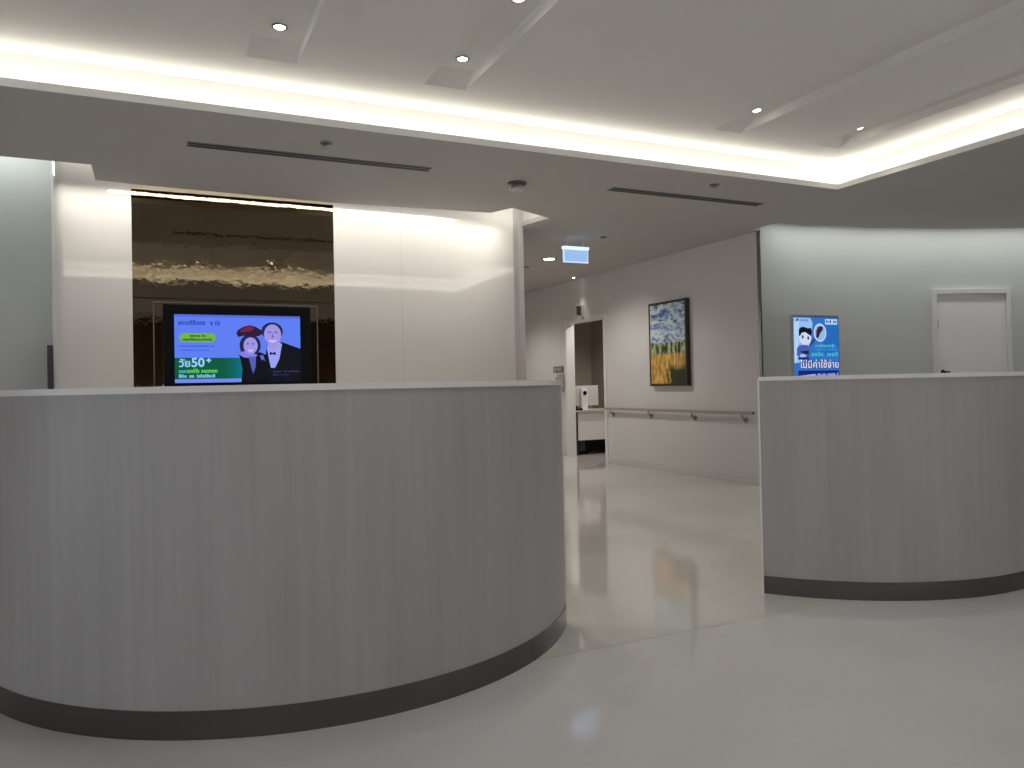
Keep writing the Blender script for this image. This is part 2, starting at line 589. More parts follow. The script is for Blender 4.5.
# left and right lacquered cladding panels
def clad(pts_front, back):
    m = MB(); m.slab([pts_front + back], 0, 3.2)
    for f in m.bm.faces:
        if abs(f.normal.z) < .5:
            f.smooth = False
    return m
edge = [(-.70 + .09 * (1 - cos(radians(t))), BF + .09 * (1 - sin(radians(t)))) for t in range(0, 91, 10)]
mb = clad([(-.70, 7.42)] + edge + [(-.12, BF)], [(-.12, BF + .06), (-.62, BF + .12), (-.62, 7.42)])
struct(mb.build('wall_center_west', M_LACQ), 'white lacquered wall panel left of the dark mirror')
def bow(u):
    t = max(0, (u - 2.0) / 1.34)
    return BF + .055 * t ** 2.4
fr = [(1.54, BF), (1.8, BF)] + [(2.0 + 1.39 * k / 40, bow(2.0 + 1.39 * k / 40)) for k in range(41)]
mb = clad(fr, [(3.50, 7.205), (3.44, 7.23), (3.33, bow(3.33) + .05), (2.4, BF + .03), (1.54, BF + .03)])
o = struct(mb.build('wall_center_east', M_LACQ), 'white lacquered wall panel right of the dark mirror')
for f in o.data.polygons:
    f.use_smooth = abs(f.normal.z) < .5 and f.normal.y < -0.9
md = o.modifiers.new('edge', 'EDGE_SPLIT'); md.split_angle = radians(12)
mb = MB(); mb.box(2.178, 2.180, BF - .0002, BF + .01, 0, 3.2)
struct(mb.build('trim_3', pm('panel joint', (0.40, 0.385, 0.36), 0.6)), 'thin joint line between white wall panels')
# cream strip above the mirror
mb = MB(); mb.box(-.12, 1.54, BF - .004, BF + .06, 2.842, 3.2)
struct(mb.build('trim_4', pm('cream header', (0.70, 0.60, 0.42), 0.5)), 'cream header strip above the dark mirror')

# left grey wall, behind the block
mb = MB(); mb.box(-5.2, -.55, 7.42, 7.55, 0, ZROOF)
struct(mb.build('wall_left', M_GREY))
def glazed(axis, base, thick, lo, hi, spans, z0, z1, name, first, mat):
    """A straight wall with framed fill windows; axis 'u' runs along u at v = base, axis 'v' along v at u = base."""
    def bx(m, a, b, t0, t1, za, zb):
        if axis == 'u':
            m.box(a, b, base - thick * t1, base - thick * t0, za, zb)
        else:
            m.box(base - thick * t1, base - thick * t0, a, b, za, zb)
    m = MB()
    x = lo
    for a, b in spans:
        bx(m, x, a, 0, 1, 0, ZROOF)
        bx(m, a, b, 0, 1, 0, z0)
        bx(m, a, b, 0, 1, z1, ZROOF)
        x = b
    bx(m, x, hi, 0, 1, 0, ZROOF)
    struct(m.build(name, mat))
    for k, (a, b) in enumerate(spans):
        m = MB()
        bx(m, a, b, .3, .8, z0, z0 + .06); bx(m, a, b, .3, .8, z1 - .06, z1)
        bx(m, a, a + .06, .3, .8, z0, z1); bx(m, b - .06, b, .3, .8, z0, z1)
        bx(m, (a + b) / 2 - .03, (a + b) / 2 + .03, .3, .8, z0, z1)
        w = struct(m.build('fill_window_%d' % (first + k), M_DGREY))
        m = MB(); bx(m, a + .05, b - .05, .53, .57, z0 + .05, z1 - .05)
        m.build('pane', M_GLASS, w)
glazed('v', -5.2, .15, BACK_V, 7.55, [(-4.4, -2.6), (-2.2, -.4), (0, 1.8), (2.2, 4.0)], 0.10, 1.28, 'wall_west', 8, M_BACK)  # unseen west windows, added as daylight fill for the left side

# rear lobby wall behind the camera, with low windows added for daylight fill
openings = [(-4.9, -3.1), (-2.7, -.9), (-.5, 1.3), (1.7, 3.5), (3.9, 5.7), (6.1, 7.9), (8.3, 10.1)]
WZ0, WZ1 = 0.10, 1.28
glazed('u', BACK_V, .15, -5.3, rw_end[0] + .1, openings, WZ0, WZ1, 'wall_rear', 1, M_WOOD)

# ------------------------------------------------------------------ ceilings
ZT2 = ZS + LIP
soffit_outer = [(-5.3, BACK_V), (rw_end[0], BACK_V), (rw_end[0], rw_end[1] - .25)]
soffit_outer += [(WC.x + (WR - .45) * cos(radians(a)), WC.y + (WR - .45) * sin(radians(a))) for a in range(46, 88, 2)]
soffit_outer += [(5.95, 6.03), (5.945, 6.44), (CU, 6.46), (CU, 14.2), (3.55, 14.2), (3.55, 7.2), (3.50, 7.11), (3.59, 6.69), (3.06, 6.42), (2.95, 6.68),
                 (1.48, 6.79), (-.12, 6.72), (-.36, 6.69), (-.36, 6.25), (-5.3, 6.22)]
tray_hole = [(TU0, TV0), (TU0, TV1), (TU1, TV1), (TU1, TV0)]
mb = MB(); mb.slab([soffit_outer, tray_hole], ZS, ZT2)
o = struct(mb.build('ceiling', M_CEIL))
o.data.materials.append(pm('brightened cove lip', (0.80, 0.785, 0.75), 0.7, noise=.01))      # paler tray lip, its colour standing in for bounced light
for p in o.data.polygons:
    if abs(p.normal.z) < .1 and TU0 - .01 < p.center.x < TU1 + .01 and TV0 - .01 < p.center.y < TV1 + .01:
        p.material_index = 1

# light trough at the corner of the white block
mb = MB()
for (x0, y0), (x1, y1) in zip([(2.95, 6.40), (3.06, 6.36), (3.62, 6.66), (3.53, 7.16)], [(3.06, 6.36), (3.62, 6.66), (3.53, 7.16), (3.55, 7.2)]):
    mb.face([(x0, y0, ZT2), (x1, y1, ZT2), (x1, y1, 3.08), (x0, y0, 3.08)])
mb.face([(2.95, 6.40, 3.08), (3.06, 6.36, 3.08), (3.62, 6.66, 3.08), (3.53, 7.16, 3.08), (2.95, 7.16, 3.08)])
struct(mb.build('trim_5', M_TRAY, recalc=False), 'lit light trough above the corner of the white wall')

# raised tray: upstand walls, ceiling with four sunken grooves
grooves = [(.51, .796), (1.565, 1.842), (3.846, 4.10), (4.878, 5.13)]
GV0, GV1, GVT = 1.72, 4.53, 4.37
mb = MB()
o0, o1, p0, p1 = TU0 - G, TU1 + G, TV0 - G, TV1 + G
mb.box(o0 - .03, o0, p0, p1, ZT2, ZT); mb.box(o1, o1 + .03, p0, p1, ZT2, ZT)
mb.box(o0 - .03, o1 + .03, p0 - .03, p0, ZT2, ZT); mb.box(o0 - .03, o1 + .03, p1, p1 + .03, ZT2, ZT)
us = [o0] + [q for g in grooves for q in g] + [o1]
def quad(x0, x1, y0, y1, z):
    mb.face([(x0, y0, z), (x0, y1, z), (x1, y1, z), (x1, y0, z)])
for i in range(0, len(us) - 1, 2):
    quad(us[i], us[i + 1], p0, p1, ZT)
for a, b in grooves:
    quad(a, b, p0, GV0, ZT); quad(a, b, GV1, p1, ZT)
    side = [(0, ZT), (0, ZT + .045), (.005, ZT + .055), (.015, ZSLOT)]
    vend = lambda z: GV1 - (z - ZT) / (ZSLOT - ZT) * (GV1 - GVT)
    quad(a + .015, b - .015, GV0, GVT, ZSLOT)
    mb.face([(a + d, vend(z), z) for d, z in side] + [(b - d, vend(z), z) for d, z in reversed(side)])      # sloped end
    mb.face([(a + d, GV0, z) for d, z in side] + [(b - d, GV0, z) for d, z in reversed(side)])
    for q, sg in ((a, 1), (b, -1)):
        for (d0, za), (d1, zb) in zip(side, side[1:]):
            mb.face([(q + sg * d0, GV0, za), (q + sg * d0, vend(za), za), (q + sg * d1, vend(zb), zb), (q + sg * d1, GV0, zb)])
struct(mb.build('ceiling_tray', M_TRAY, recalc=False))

# ------------------------------------------------------------------ reception counters
def counter(c, label, a0, rad):
    R, T, H = rad, 0.14, 1.172
    A0, A1 = a0, 326.5
    t = thing('reception_counter', label, 'counter', (c[0], c[1], 0))
    def ring(r_out, r_in, z0, z1, m, name, a0=A0, a1=A1, n=72, parent=t):
        lp = arc(c, r_out, a0, a1, n) + arc(c, r_in, a1, a0, n)
        b = MB(); b.slab([lp], z0, z1)
        o = b.build(name, m, parent)
        for f in o.data.polygons:
            f.use_smooth = abs(f.normal.z) < .5 and len(f.vertices) == 4 and f.area < .2
        md = o.modifiers.new('edge', 'EDGE_SPLIT'); md.split_angle = radians(30)
        return o
    body = ring(R, R - T, 0.095, H - .022, M_STONE, 'body')
    ring(R + .004, R - T, 0.0, 0.095, M_KICK, 'kick_plate', parent=t)
    ring(R + .006, R - T - .02, H - .022, H, M_LEDGE, 'ledge', A0 - .15, A1 + .15)
    for a in (A0 - .35, A1):
        ring(R + .006, R - T - .01, 0, H - .022, M_LEDGE, 'end_panel', a, a + .35, 2)
    ring(R - T, R - T - .55, 0.72, 0.75, M_LEDGE, 'work_surface', A0 + 2, A1 - 2, 48)
    return t
counter((0.672, 4.01), 'curved grey stone reception counter in front of the television, the nearer one', 186.0, 1.348)
counter((4.142, 3.975), 'curved grey stone reception counter in front of the blue poster screen and white door', 213.5, 1.37)

# ------------------------------------------------------------------ mirror and television
t = thing('mirror_panel', 'dark bronze wavy mirror panel on the wall behind the television', 'mirror', (.71, BF, 0))
mb = MB(); mb.box(-.12, 1.54, BF + .004, BF + .02, 1.945, 2.842); mb.box(-.12, 1.54, BF + .004, BF + .02, 0, 1.939)
mb.build('mirror_glass', M_MIRROR, t)
mb = MB(); mb.box(-.12, 1.54, BF + .02, BF + .03, 0, 2.842)
mb.build('backing', M_BLACK, t)
mb = MB()
mb.box(.03, 1.385, BF - .004, BF + .006, 1.905, 1.916); mb.box(.03, .04, BF - .004, BF + .006, .98, 1.905); mb.box(1.375, 1.385, BF - .004, BF + .006, .98, 1.905)
mb.box(.03, 1.40, BF - .004, BF + .006, .97, .98)
mb.build('inset_frame', pm('dark frame metal', (0.16, 0.15, 0.13), 0.4, metal=.7), t)

TVV = 6.95
t = thing('television', 'black flat television showing a smiling couple, mounted on the dark mirror panel', 'television', (.70, TVV, 1.15))
mb = MB(); mb.box(.105, 1.30, TVV, TVV + .05, 1.13, 1.885, bevel=.006)
mb.build('bezel', M_BLACK, t)
mb = MB(); mb.box(.5, .9, TVV + .05, BF - .0005, 1.35, 1.65, bevel=.004)
mb.build('wall_bracket', M_DGREY, t)

class Art:
    """Flat artwork on a lit screen: x, y run 0..1 from the picture's top left."""
    def __init__(self, x0, w, ztop, h, y):
        self.x0, self.w, self.zt, self.h, self.y, self.n = x0, w, ztop, h, y, 0
        self.mb = MB()
    def lift(self):
        self.n += 1
        return self.y - .00025 * self.n
    def P(self, x, y, d):
        return (self.x0 + x * self.w, d, self.zt - y * self.h)
    def poly(self, pts, m):
        d = self.lift()
        self.mb.face([self.P(x, y, d) for x, y in pts], m)
    def rect(self, x0, x1, y0, y1, m):
        self.poly([(x0, y0), (x0, y1), (x1, y1), (x1, y0)], m)
    def pill(self, x0, x1, y0, y1, m):
        r = (y1 - y0) / 2 * self.h
        cy = (y0 + y1) / 2
        pts = []
        for k in range(13):
            a = pi / 2 + pi * k / 12
            pts.append((x0 + (r + r * cos(a)) / self.w, cy - r * sin(a) / self.h))
        for k in range(13):
            a = -pi / 2 + pi * k / 12
            pts.append((x1 - (r - r * cos(a)) / self.w, cy - r * sin(a) / self.h))
        self.poly(pts, m)
    def oval(self, cx, cy, rx, ry, m, a0=0, a1=360, n=32, rot=0):
        pts = []
        full = a1 - a0 >= 360
        for k in range(n + (0 if full else 1)):
            a = radians(a0 + (a1 - a0) * k / n)
            ex, ey = rx * cos(a), ry * sin(a)
            pts.append((cx + ex * cos(rot) - ey * sin(rot), cy - (ex * sin(rot) + ey * cos(rot))))
        self.poly(pts, m)
    def marks(self, x0, x1, y0, y1, m, unit=.012):
        """A line of print too small to read in the photograph."""
        d = self.lift()
        x = x0
        rnd = random.Random(int(x0 * 1000 + y0 * 7919))
        while x < x1:
            w = unit * rnd.uniform(.5, 1.3)
            if rnd.random() < .86:
                a = y0 + (y1 - y0) * rnd.choice((0, .25, .25, .3))
                self.mb.face([self.P(x, a, d), self.P(x, y1, d), self.P(min(x + w, x1), y1, d), self.P(min(x + w, x1), a, d)], m)
            x += w + unit * .3
    def text(self, s, x, y, size, m, bold=0, fit=None):
        d = self.lift()
        text_into(self.mb, s, size, lambda a, b: (self.x0 + x * self.w + a, d, self.zt - y * self.h + b), m, bold, fit=fit)
    def build(self, name, parent):
        return self.mb.build(name, None, parent, recalc=False)

E_ = lambda n, r, g, b: em('screen ' + n, srgb(r, g, b), 0.86)
a = Art(.189, 1.02, 1.803, .572, TVV - .0005)
BLUE = E_('blue', 92, 124, 240)
a.rect(0, 1, 0, 1, BLUE)
a.rect(0, 1, 0, .035, E_('blue rim', 84, 104, 214))
a.marks(.03, .35, .08, .155, E_('heading', 42, 84, 186), .016)
GR = E_('pill green', 112, 178, 62)
a.pill(.035, .315, .275, .405, GR)
DG = E_('pill print', 34, 84, 40)
a.marks(.115, .235, .29, .33, DG, .009)
a.marks(.06, .30, .345, .385, DG, .011)
a.marks(.03, .30, .45, .475, E_('fine print', 46, 88, 206), .008)
a.marks(.03, .26, .51, .53, E_('fine print', 46, 88, 206), .008)
a.rect(0, .38, .635, .945, E_('panel green', 0, 86, 62))
for k in range(6):
    a.rect(.38 + k * .0235, .38 + (k + 1) * .0235, .635, .945, E_('panel teal %d' % k, 0, 88 + 4 * k, 66 + 13 * k))
a.rect(0, .52, .945, 1, E_('foot bar', 112, 136, 236))
WT = E_('print white', 150, 206, 238)
a.text('วัย', .03, .765, .085, WT, .0022)
a.text('50', .125, .765, .105, WT, .003)
a.text('+', .238, .715, .07, WT, .003)
a.marks(.03, .085, .80, .855, E_('print cyan', 70, 180, 190), .012)
a.marks(.09, .325, .795, .855, E_('print green', 92, 196, 92), .013)
a.marks(.03, .305, .875, .925, E_('print pale', 120, 196, 214), .013)
INK, SKIN, SHIRT = E_('ink', 5, 8, 20), E_('skin', 158, 146, 222), E_('shirt', 150, 160, 240)
SHADE = E_('skin tint', 104, 96, 182)
# woman: hair, face, hat, blouse, dark jacket
a.poly([(.50, .62), (.49, .58), (.505, .54), (.55, .55), (.60, .60), (.66, .55), (.72, .60), (.74, 1), (.51, 1), (.52, .8)], INK)
a.oval(.585, .45, .085, .165, E_('hair', 32, 30, 74))
a.poly([(.505, .55), (.49, .58), (.53, .63), (.60, .645), (.645, .60), (.60, .56), (.56, .53)], E_('collar', 128, 124, 224))
a.poly([(.57, .62), (.63, .62), (.625, .78), (.605, .88), (.59, .78)], E_('blouse', 84, 92, 178))
a.oval(.588, .455, .057, .125, SKIN)
a.oval(.566, .425, .011, .014, SHADE); a.oval(.608, .425, .011, .014, SHADE)
a.poly([(.565, .505), (.588, .525), (.612, .505), (.60, .54), (.576, .54)], E_('smile', 214, 204, 250))
a.poly([(.475, .27), (.49, .22), (.535, .17), (.585, .145), (.63, .17), (.68, .225), (.70, .26), (.655, .31), (.60, .315), (.54, .305), (.49, .325)], E_('hat dark', 40, 20, 52))
a.poly([(.50, .25), (.54, .18), (.585, .15), (.62, .185), (.60, .235), (.55, .25)], E_('hat red', 112, 30, 62))
# man: suit, shirt, face, hair, bow tie
a.poly([(.66, .52), (.72, .47), (.69, .80), (.69, 1), (1.0, 1), (1.0, .50), (.93, .455), (.84, .395), (.80, .44), (.74, .45)], INK)
a.poly([(.72, .48), (.735, .44), (.82, .40), (.845, .43), (.82, .66), (.785, .79), (.75, .79), (.735, .66)], SHIRT)
a.poly([(.73, .40), (.735, .50), (.77, .535), (.81, .47), (.815, .36)], SKIN)
a.oval(.765, .235, .088, .135, E_('hair', 32, 30, 74))
a.oval(.768, .285, .070, .155, SKIN)
a.oval(.742, .25, .016, .012, SHADE); a.oval(.795, .25, .016, .012, SHADE)
a.poly([(.766, .26), (.778, .33), (.758, .33)], SHADE)
a.poly([(.735, .365), (.768, .378), (.802, .36), (.79, .395), (.765, .405), (.745, .395)], E_('smile', 214, 204, 250))
a.poly([(.742, .545), (.742, .60), (.765, .582), (.79, .60), (.79, .545), (.765, .565)], INK)
a.poly([(.66, .60), (.69, .60), (.705, .70), (.69, .66), (.675, .68)], E_('pocket', 96, 104, 196))
CAP = E_('caption', 66, 60, 118)
a.marks(.765, .985, .835, .858, CAP, .009)
a.marks(.765, .90, .885, .905, CAP, .009)
scr = a.build('screen', t)

# ------------------------------------------------------------------ kiosk display by the curved wall
KV = 5.70
t = thing('display_kiosk', 'white floor-standing kiosk with a bright blue health poster screen behind the counter', 'display screen', (6.10, KV, 0))
kx0, kw, kt, kh = 5.772, .612, 1.782, 1.03
mb = MB(); mb.box(kx0 - .012, kx0 + kw + .012, KV, KV + .04, kt - kh - .04, kt + .02, bevel=.006)
mb.build('housing', pm('grey kiosk shell', (0.34, 0.35, 0.35), 0.4), t)
mb = MB(); mb.box(kx0 + .18, kx0 + kw - .18, KV + .004, KV + .036, .03, kt - kh - .03, bevel=.004)
mb.build('stand', M_WHITE, t)
mb = MB(); mb.box(kx0 + .02, kx0 + kw - .02, KV - .16, KV + .22, 0, .03, bevel=.006)
mb.build('base', M_WHITE, t)
V = kw / 1.0
a = Art(kx0, kw, kt, kw, KV - .0005)              # y also measured in widths, so circles stay round
def yk(p): return (p - 155) / 510 * .62 / kw        # rows of the poster
def xk(p): return (p - 120) / 385
a.rect(0, 1, 0, kh / kw, E_('poster blue', 44, 112, 190))
a.rect(.62, 1, .10, .62, E_('poster deep blue', 34, 104, 184))
PALE = E_('poster pale blue', 146, 188, 236)
a.poly([(0, 0), (.36, 0), (.42, .10), (.40, .22), (.36, .42), (.30, .62), (.20, .74), (0, .76)], PALE)
a.poly([(0, .10), (.12, .06), (.10, .40), (.04, .74), (0, .76)], E_('poster lighter blue', 172, 208, 244))
a.rect(0, 1, 0, .018, E_('poster rim', 58, 96, 156))
a.rect(xk(388), xk(494), yk(170), yk(216), E_('logo box', 170, 204, 242))
a.marks(xk(396), xk(488), yk(180), yk(200), E_('logo ink', 40, 70, 140), .03)
a.oval(xk(152), yk(182), .025, .022, E_('logo ink', 40, 70, 140))
a.marks(xk(172), xk(245), yk(174), yk(192), E_('logo soft', 96, 132, 196), .03)
# boy: shirt, face, hair
NAVY = E_('poster navy', 18, 34, 120)
a.poly([(xk(140), yk(470)), (xk(142), yk(415)), (xk(165), yk(388)), (xk(230), yk(388)), (xk(255), yk(415)), (xk(258), yk(450)), (xk(235), yk(490)), (xk(160), yk(490))], E_('shirt blue', 72, 92, 168))
a.poly([(xk(170), yk(440)), (xk(240), yk(432)), (xk(240), yk(465)), (xk(195), yk(462))], E_('dark gadget', 24, 36, 74))
a.oval(xk(190), yk(478), .07, .035, E_('hand pale', 164, 182, 232))
a.oval(xk(213), yk(326), .135, .118, E_('face pale', 206, 214, 238))
a.poly([(xk(162), yk(318)), (xk(160), yk(260)), (xk(178), yk(243)), (xk(200), yk(238)), (xk(238), yk(250)), (xk(265), yk(246)), (xk(272), yk(275)), (xk(262), yk(314)),
        (xk(240), yk(300)), (xk(215), yk(282)), (xk(185), yk(288)), (xk(172), yk(312))], E_('hair black', 14, 16, 30))
a.oval(xk(192), yk(322), .022, .03, E_('eye', 52, 62, 110)); a.oval(xk(238), yk(330), .022, .03, E_('eye', 52, 62, 110))
# magnifier
a.poly([(xk(288), yk(330)), (xk(300), yk(345)), (xk(250), yk(404)), (xk(238), yk(398))], E_('handle', 46, 52, 120))
a.oval(xk(340), yk(285), .142, .152, E_('magnifier rim', 196, 206, 240))
a.oval(xk(340), yk(285), .120, .130, E_('magnifier glass', 138, 184, 232))
a.poly([(xk(305), yk(320)), (xk(308), yk(270)), (xk(322), yk(240)), (xk(345), yk(230)), (xk(368), yk(240)), (xk(364), yk(264)), (xk(342), yk(288)), (xk(330), yk(318)), (xk(318), yk(335))], E_('kidney', 62, 20, 50))
TEAL = E_('teal print', 72, 172, 196)
a.marks(xk(295), xk(470), yk(378), yk(406), TEAL, .04)
a.marks(xk(300), xk(490), yk(415), yk(432), E_('teal print dim', 62, 142, 204), .03)
a.marks(xk(262), xk(490), yk(444), yk(480), TEAL, .045)
a.rect(xk(150), xk(240), yk(488), yk(510), NAVY)
wl = kw * (xk(494) - xk(160))
a.text('ไม่มีค่าใช้จ่าย', xk(158), yk(577), .098, E_('outline', 30, 30, 92), .0075, fit=wl + .012)
a.text('ไม่มีค่าใช้จ่าย', xk(161), yk(576), .098, E_('poster white', 222, 220, 244), .0012, fit=wl)
a.rect(xk(145), xk(496), yk(598), kh / kw - .05, NAVY)
a.poly([(xk(160), yk(665)), (xk(160), yk(640)), (xk(290), yk(626)), (xk(300), yk(665))], E_('leaflet', 156, 176, 238))
a.marks(xk(306), xk(488), yk(618), yk(640), E_('poster white2', 150, 160, 236), .025)
a.rect(xk(350), xk(440), yk(652), yk(668), E_('leaflet', 156, 176, 238))
a.build('screen', t)

# ------------------------------------------------------------------ door in the curved wall
p0 = Vector((8.288, 6.047)); p1 = Vector((9.161, 5.686))
dirv = (p1 - p0).normalized()
ang = math.atan2(dirv.y, dirv.x)
wd = (p1 - p0).length
d = bpy.data.objects.new('door_1', None)
COL.objects.link(d)
d.location = (p0.x, p0.y, 0); d.rotation_euler = (0, 0, ang)
struct(d, 'white door in the curved grey wall')
mb = MB(); mb.box(0, .05, -.03, .10, 0, 2.18, bevel=.004); mb.box(wd - .05, wd, -.03, .10, 0, 2.18, bevel=.004); mb.box(.05, wd - .05, -.03, .10, 2.12, 2.18, bevel=.004)
struct(mb.build('door_frame', M_DOORW, d, local=True))
mb = MB(); mb.box(.054, wd - .054, -.008, .06, .01, 2.115, bevel=.002)
struct(mb.build('door_leaf', pm('pale door leaf', (0.80, 0.775, 0.785), 0.5, noise=.01), d, local=True))
mb = MB(); mb.tube((.11, -.05, 1.21), (.11, -.008, 1.21), .010); mb.tube((.105, -.05, 1.21), (.17, -.05, 1.21), .009); mb.tube((.11, -.008, 1.21), (.11, -.014, 1.21), .026)
struct(mb.build('door_handle', M_BLACK, d, local=True))
mb = MB(); mb.tube((.056, -.018, 1.72), (.056, -.018, 1.82), .010)
struct(mb.build('hinge', M_SATIN, d, local=True))

# dark edge strip beside the left white panel
o = MB().box(-.735, -.695, 7.10, 7.42, 0, 1.55, bevel=.004).build('corner_guard', M_DGREY, loc=(-.715, 7.26, 0))
tag(o, 'dark grey strip standing against the left edge of the white wall panel', 'corner guard')

# ------------------------------------------------------------------ corridor: painting, handrail, signs
t = thing('framed_painting', 'framed landscape painting of blue sky and golden field on the corridor wall', 'painting', (CU, 8.095, 1.11))
mb = MB()
a0, a1, z0, z1, fd = 7.70, 8.49, 1.11, 2.20, .06
mb.box(CU - fd, CU, a0, a0 + .03, z0, z1, bevel=.004); mb.box(CU - fd, CU, a1 - .03, a1, z0, z1, bevel=.004)
mb.box(CU - fd, CU, a0 + .03, a1 - .03, z0, z0 + .03, bevel=.004); mb.box(CU - fd, CU, a0 + .03, a1 - .03, z1 - .03, z1, bevel=.004)
mb.build('frame', pm('dark wood frame', (0.03, 0.024, 0.02), 0.4), t)
mb = MB()
lx = CU - .056
mb.box(lx, CU - .004, a0 + .028, a1 - .028, z0 + .028, z1 - .028)
mb.build('canvas', M_PAINT, t)

t = thing('handrail', 'grey wall handrail along the corridor wall below the painting', 'handrail', (CU, 8.1, .79))
mb = MB()
prof = [(-.075, .782), (-.075, .806), (-.068, .813), (-.048, .813), (-.041, .806), (-.041, .782), (-.048, .775), (-.068, .775)]
mb.slab([[(x, z) for x, z in prof]], 0, 3.06)
for v in mb.bm.verts:
    v.co = Vector((CU + v.co.x, 6.56 + v.co.z, v.co.y))
mb.build('rail', pm('handrail vinyl', (0.36, 0.33, 0.30), 0.4), t)
for v in (9.48, 8.55, 7.64, 6.75):
    mb = MB()
    mb.tube((CU - .062, v, .780), (CU - .052, v, .735), .013)
    mb.tube((CU - .052, v, .737), (CU - .004, v, .705), .013)
    mb.tube((CU - .006, v, .705), (CU, v, .705), .036)
    mb.build('bracket', M_SATIN, t)

# exit sign
t = thing('exit_sign', 'small pale blue lit exit sign hanging from the corridor ceiling', 'exit sign', (4.35, 7.5, 2.685))
mb = MB(); mb.box(4.185, 4.515, 7.475, 7.525, 2.668, 2.700, bevel=.004)
mb.build('housing', em('sign light bar', srgb(205, 228, 255), 1.15), t)
for x in (4.25, 4.45):
    mb = MB(); mb.tube((x, 7.5, 2.70), (x, 7.5, ZS), .003, 10)
    mb.build('hanger', M_WHITE, t)
mb = MB()
mb.box(4.19, 4.51, 7.492, 7.508, 2.52, 2.676)
mb.build('rim', em('sign rim', srgb(196, 216, 250), 1.0), t)
mb = MB(); mb.box(4.202, 4.498, 7.489, 7.511, 2.532, 2.66)
mb.build('panel', em('sign panel', srgb(146, 182, 222), 0.95), t)

# blade sign over the doorway
t = thing('blade_sign', 'small projecting sign above the corridor doorway lit by a downlight', 'sign', (CU, 10.30, 2.17))
mb = MB(); mb.box(CU - .125, CU - .005, 10.29, 10.31, 2.20, 2.38, bevel=.003)
mb.build('plate', M_WHITE, t)
mb = MB(); mb.box(CU - .118, CU - .04, 10.288, 10.2899, 2.22, 2.36)
mb.build('pictogram', pm('dark print', (0.06, 0.055, 0.055), 0.5), t)
mb = MB(); mb.box(CU - .012, CU, 10.26, 10.34, 2.16, 2.40, bevel=.003)
mb.build('wall_mount', M_WHITE, t)

t = thing('room_sign', 'small dark grey name plate on the corridor wall beside the doorway', 'sign', (CU, 11.1, 1.36))
mb = MB(); mb.box(CU - .014, CU, 10.945, 11.28, 1.355, 1.455, bevel=.003)
mb.build('plate', pm('grey plate', (0.16, 0.15, 0.145), 0.4), t)
mb = MB()
for k in range(6):
    mb.box(CU - .0155, CU - .0139, 11.00 + k * .028, 11.018 + k * .028, 1.375 + .012 * (k % 2), 1.435)
mb.box(CU - .0155, CU - .0139, 11.19, 11.255, 1.375, 1.435)
mb.build('lettering', pm('pale print', (0.42, 0.40, 0.39), 0.5), t)

t = thing('sanitizer_dispenser', 'white hand sanitizer dispenser under the name plate on the corridor wall', 'dispenser', (CU, 10.97, 1.02))
mb = MB(); mb.box(CU - .10, CU, 10.915, 11.02, 1.10, 1.33, bevel=.015)
mb.build('body', pm('grey white plastic', (0.42, 0.39, 0.38), 0.4), t)
mb = MB(); mb.box(CU - .09, CU - .02, 10.93, 11.005, 1.03, 1.10, bevel=.01)
mb.build('pump', pm('grey plastic', (0.33, 0.30, 0.29), 0.4), t)
o = MB().box(CU - .02, CU, 11.15, 11.19, 1.22, 1.27, bevel=.004).build('wall_switch', M_DGREY, loc=(CU, 11.17, 1.22))
tag(o, 'tiny dark wall switch left of the sanitizer dispenser', 'switch')

# ------------------------------------------------------------------ office seen through the doorway
t = thing('office_desk', 'white desk with modesty panel in the office beyond the doorway', 'desk', (6.95, 11.2, 0))
mb = MB(); mb.box(6.245, 7.58, 10.86, 11.60, .70, .73, bevel=.003)
mb.build('desk_top', pm('desk laminate', (0.50, 0.45, 0.40), 0.4), t)
mb = MB(); mb.box(6.295, 7.55, 10.90, 10.92, .24, .70, bevel=.002)
mb.build('modesty_panel', M_WHITE, t)
for x in (6.258, 7.54):
    mb = MB(); mb.box(x, x + .03, 10.88, 11.58, 0, .70, bevel=.002)
    mb.build('leg', M_DGREY, t)
t = thing('computer_monitor', 'back of a white computer monitor on the office desk', 'monitor', (6.55, 11.08, .73))
mb = MB(); mb.box(6.30, 6.80, 11.07, 11.11, .80, 1.13, bevel=.008)
mb.build('screen_back', pm('grey white casing', (0.58, 0.54, 0.53), 0.4), t)
mb = MB(); mb.box(6.45, 6.57, 11.02, 11.065, .735, 1.09, bevel=.006); mb.box(6.40, 6.63, 10.96, 11.16, .73, .742, bevel=.003)
mb.build('stand', M_WHITE, t)
mb = MB(); mb.tube((6.51, 11.012, 1.01), (6.51, 11.022, 1.01), .034, 24)
mb.build('cable_hole', M_BLACK, t)
t = thing('telephone', 'black desk telephone left of the monitor on the office desk', 'telephone', (6.33, 10.96, .73))
mb = MB(); mb.box(6.25, 6.385, 10.88, 10.955, .73, .765, bevel=.008)
mb.build('base', M_BLACK, t)
mb = MB(); mb.box(6.25, 6.29, 10.88, 10.955, .765, .80, bevel=.012)
mb.build('handset', M_BLACK, t)
t = thing('computer_tower', 'black computer tower on the floor under the office desk', 'computer', (6.5, 11.2, 0))
mb = MB(); mb.box(6.32, 6.50, 10.97, 11.35, .0, .36, bevel=.006)
mb.build('case', M_BLACK, t)
mb = MB(); mb.box(6.36, 6.46, 10.966, 10.971, .06, .30)
mb.build('grille', M_DGREY, t)
mb = MB(); mb.box(6.34, 7.52, 11.52, 11.54, 0, .70)
o = mb.build('rear_panel', pm('dark desk back', (0.05, 0.045, 0.045), 0.6), bpy.data.objects['office_desk'])

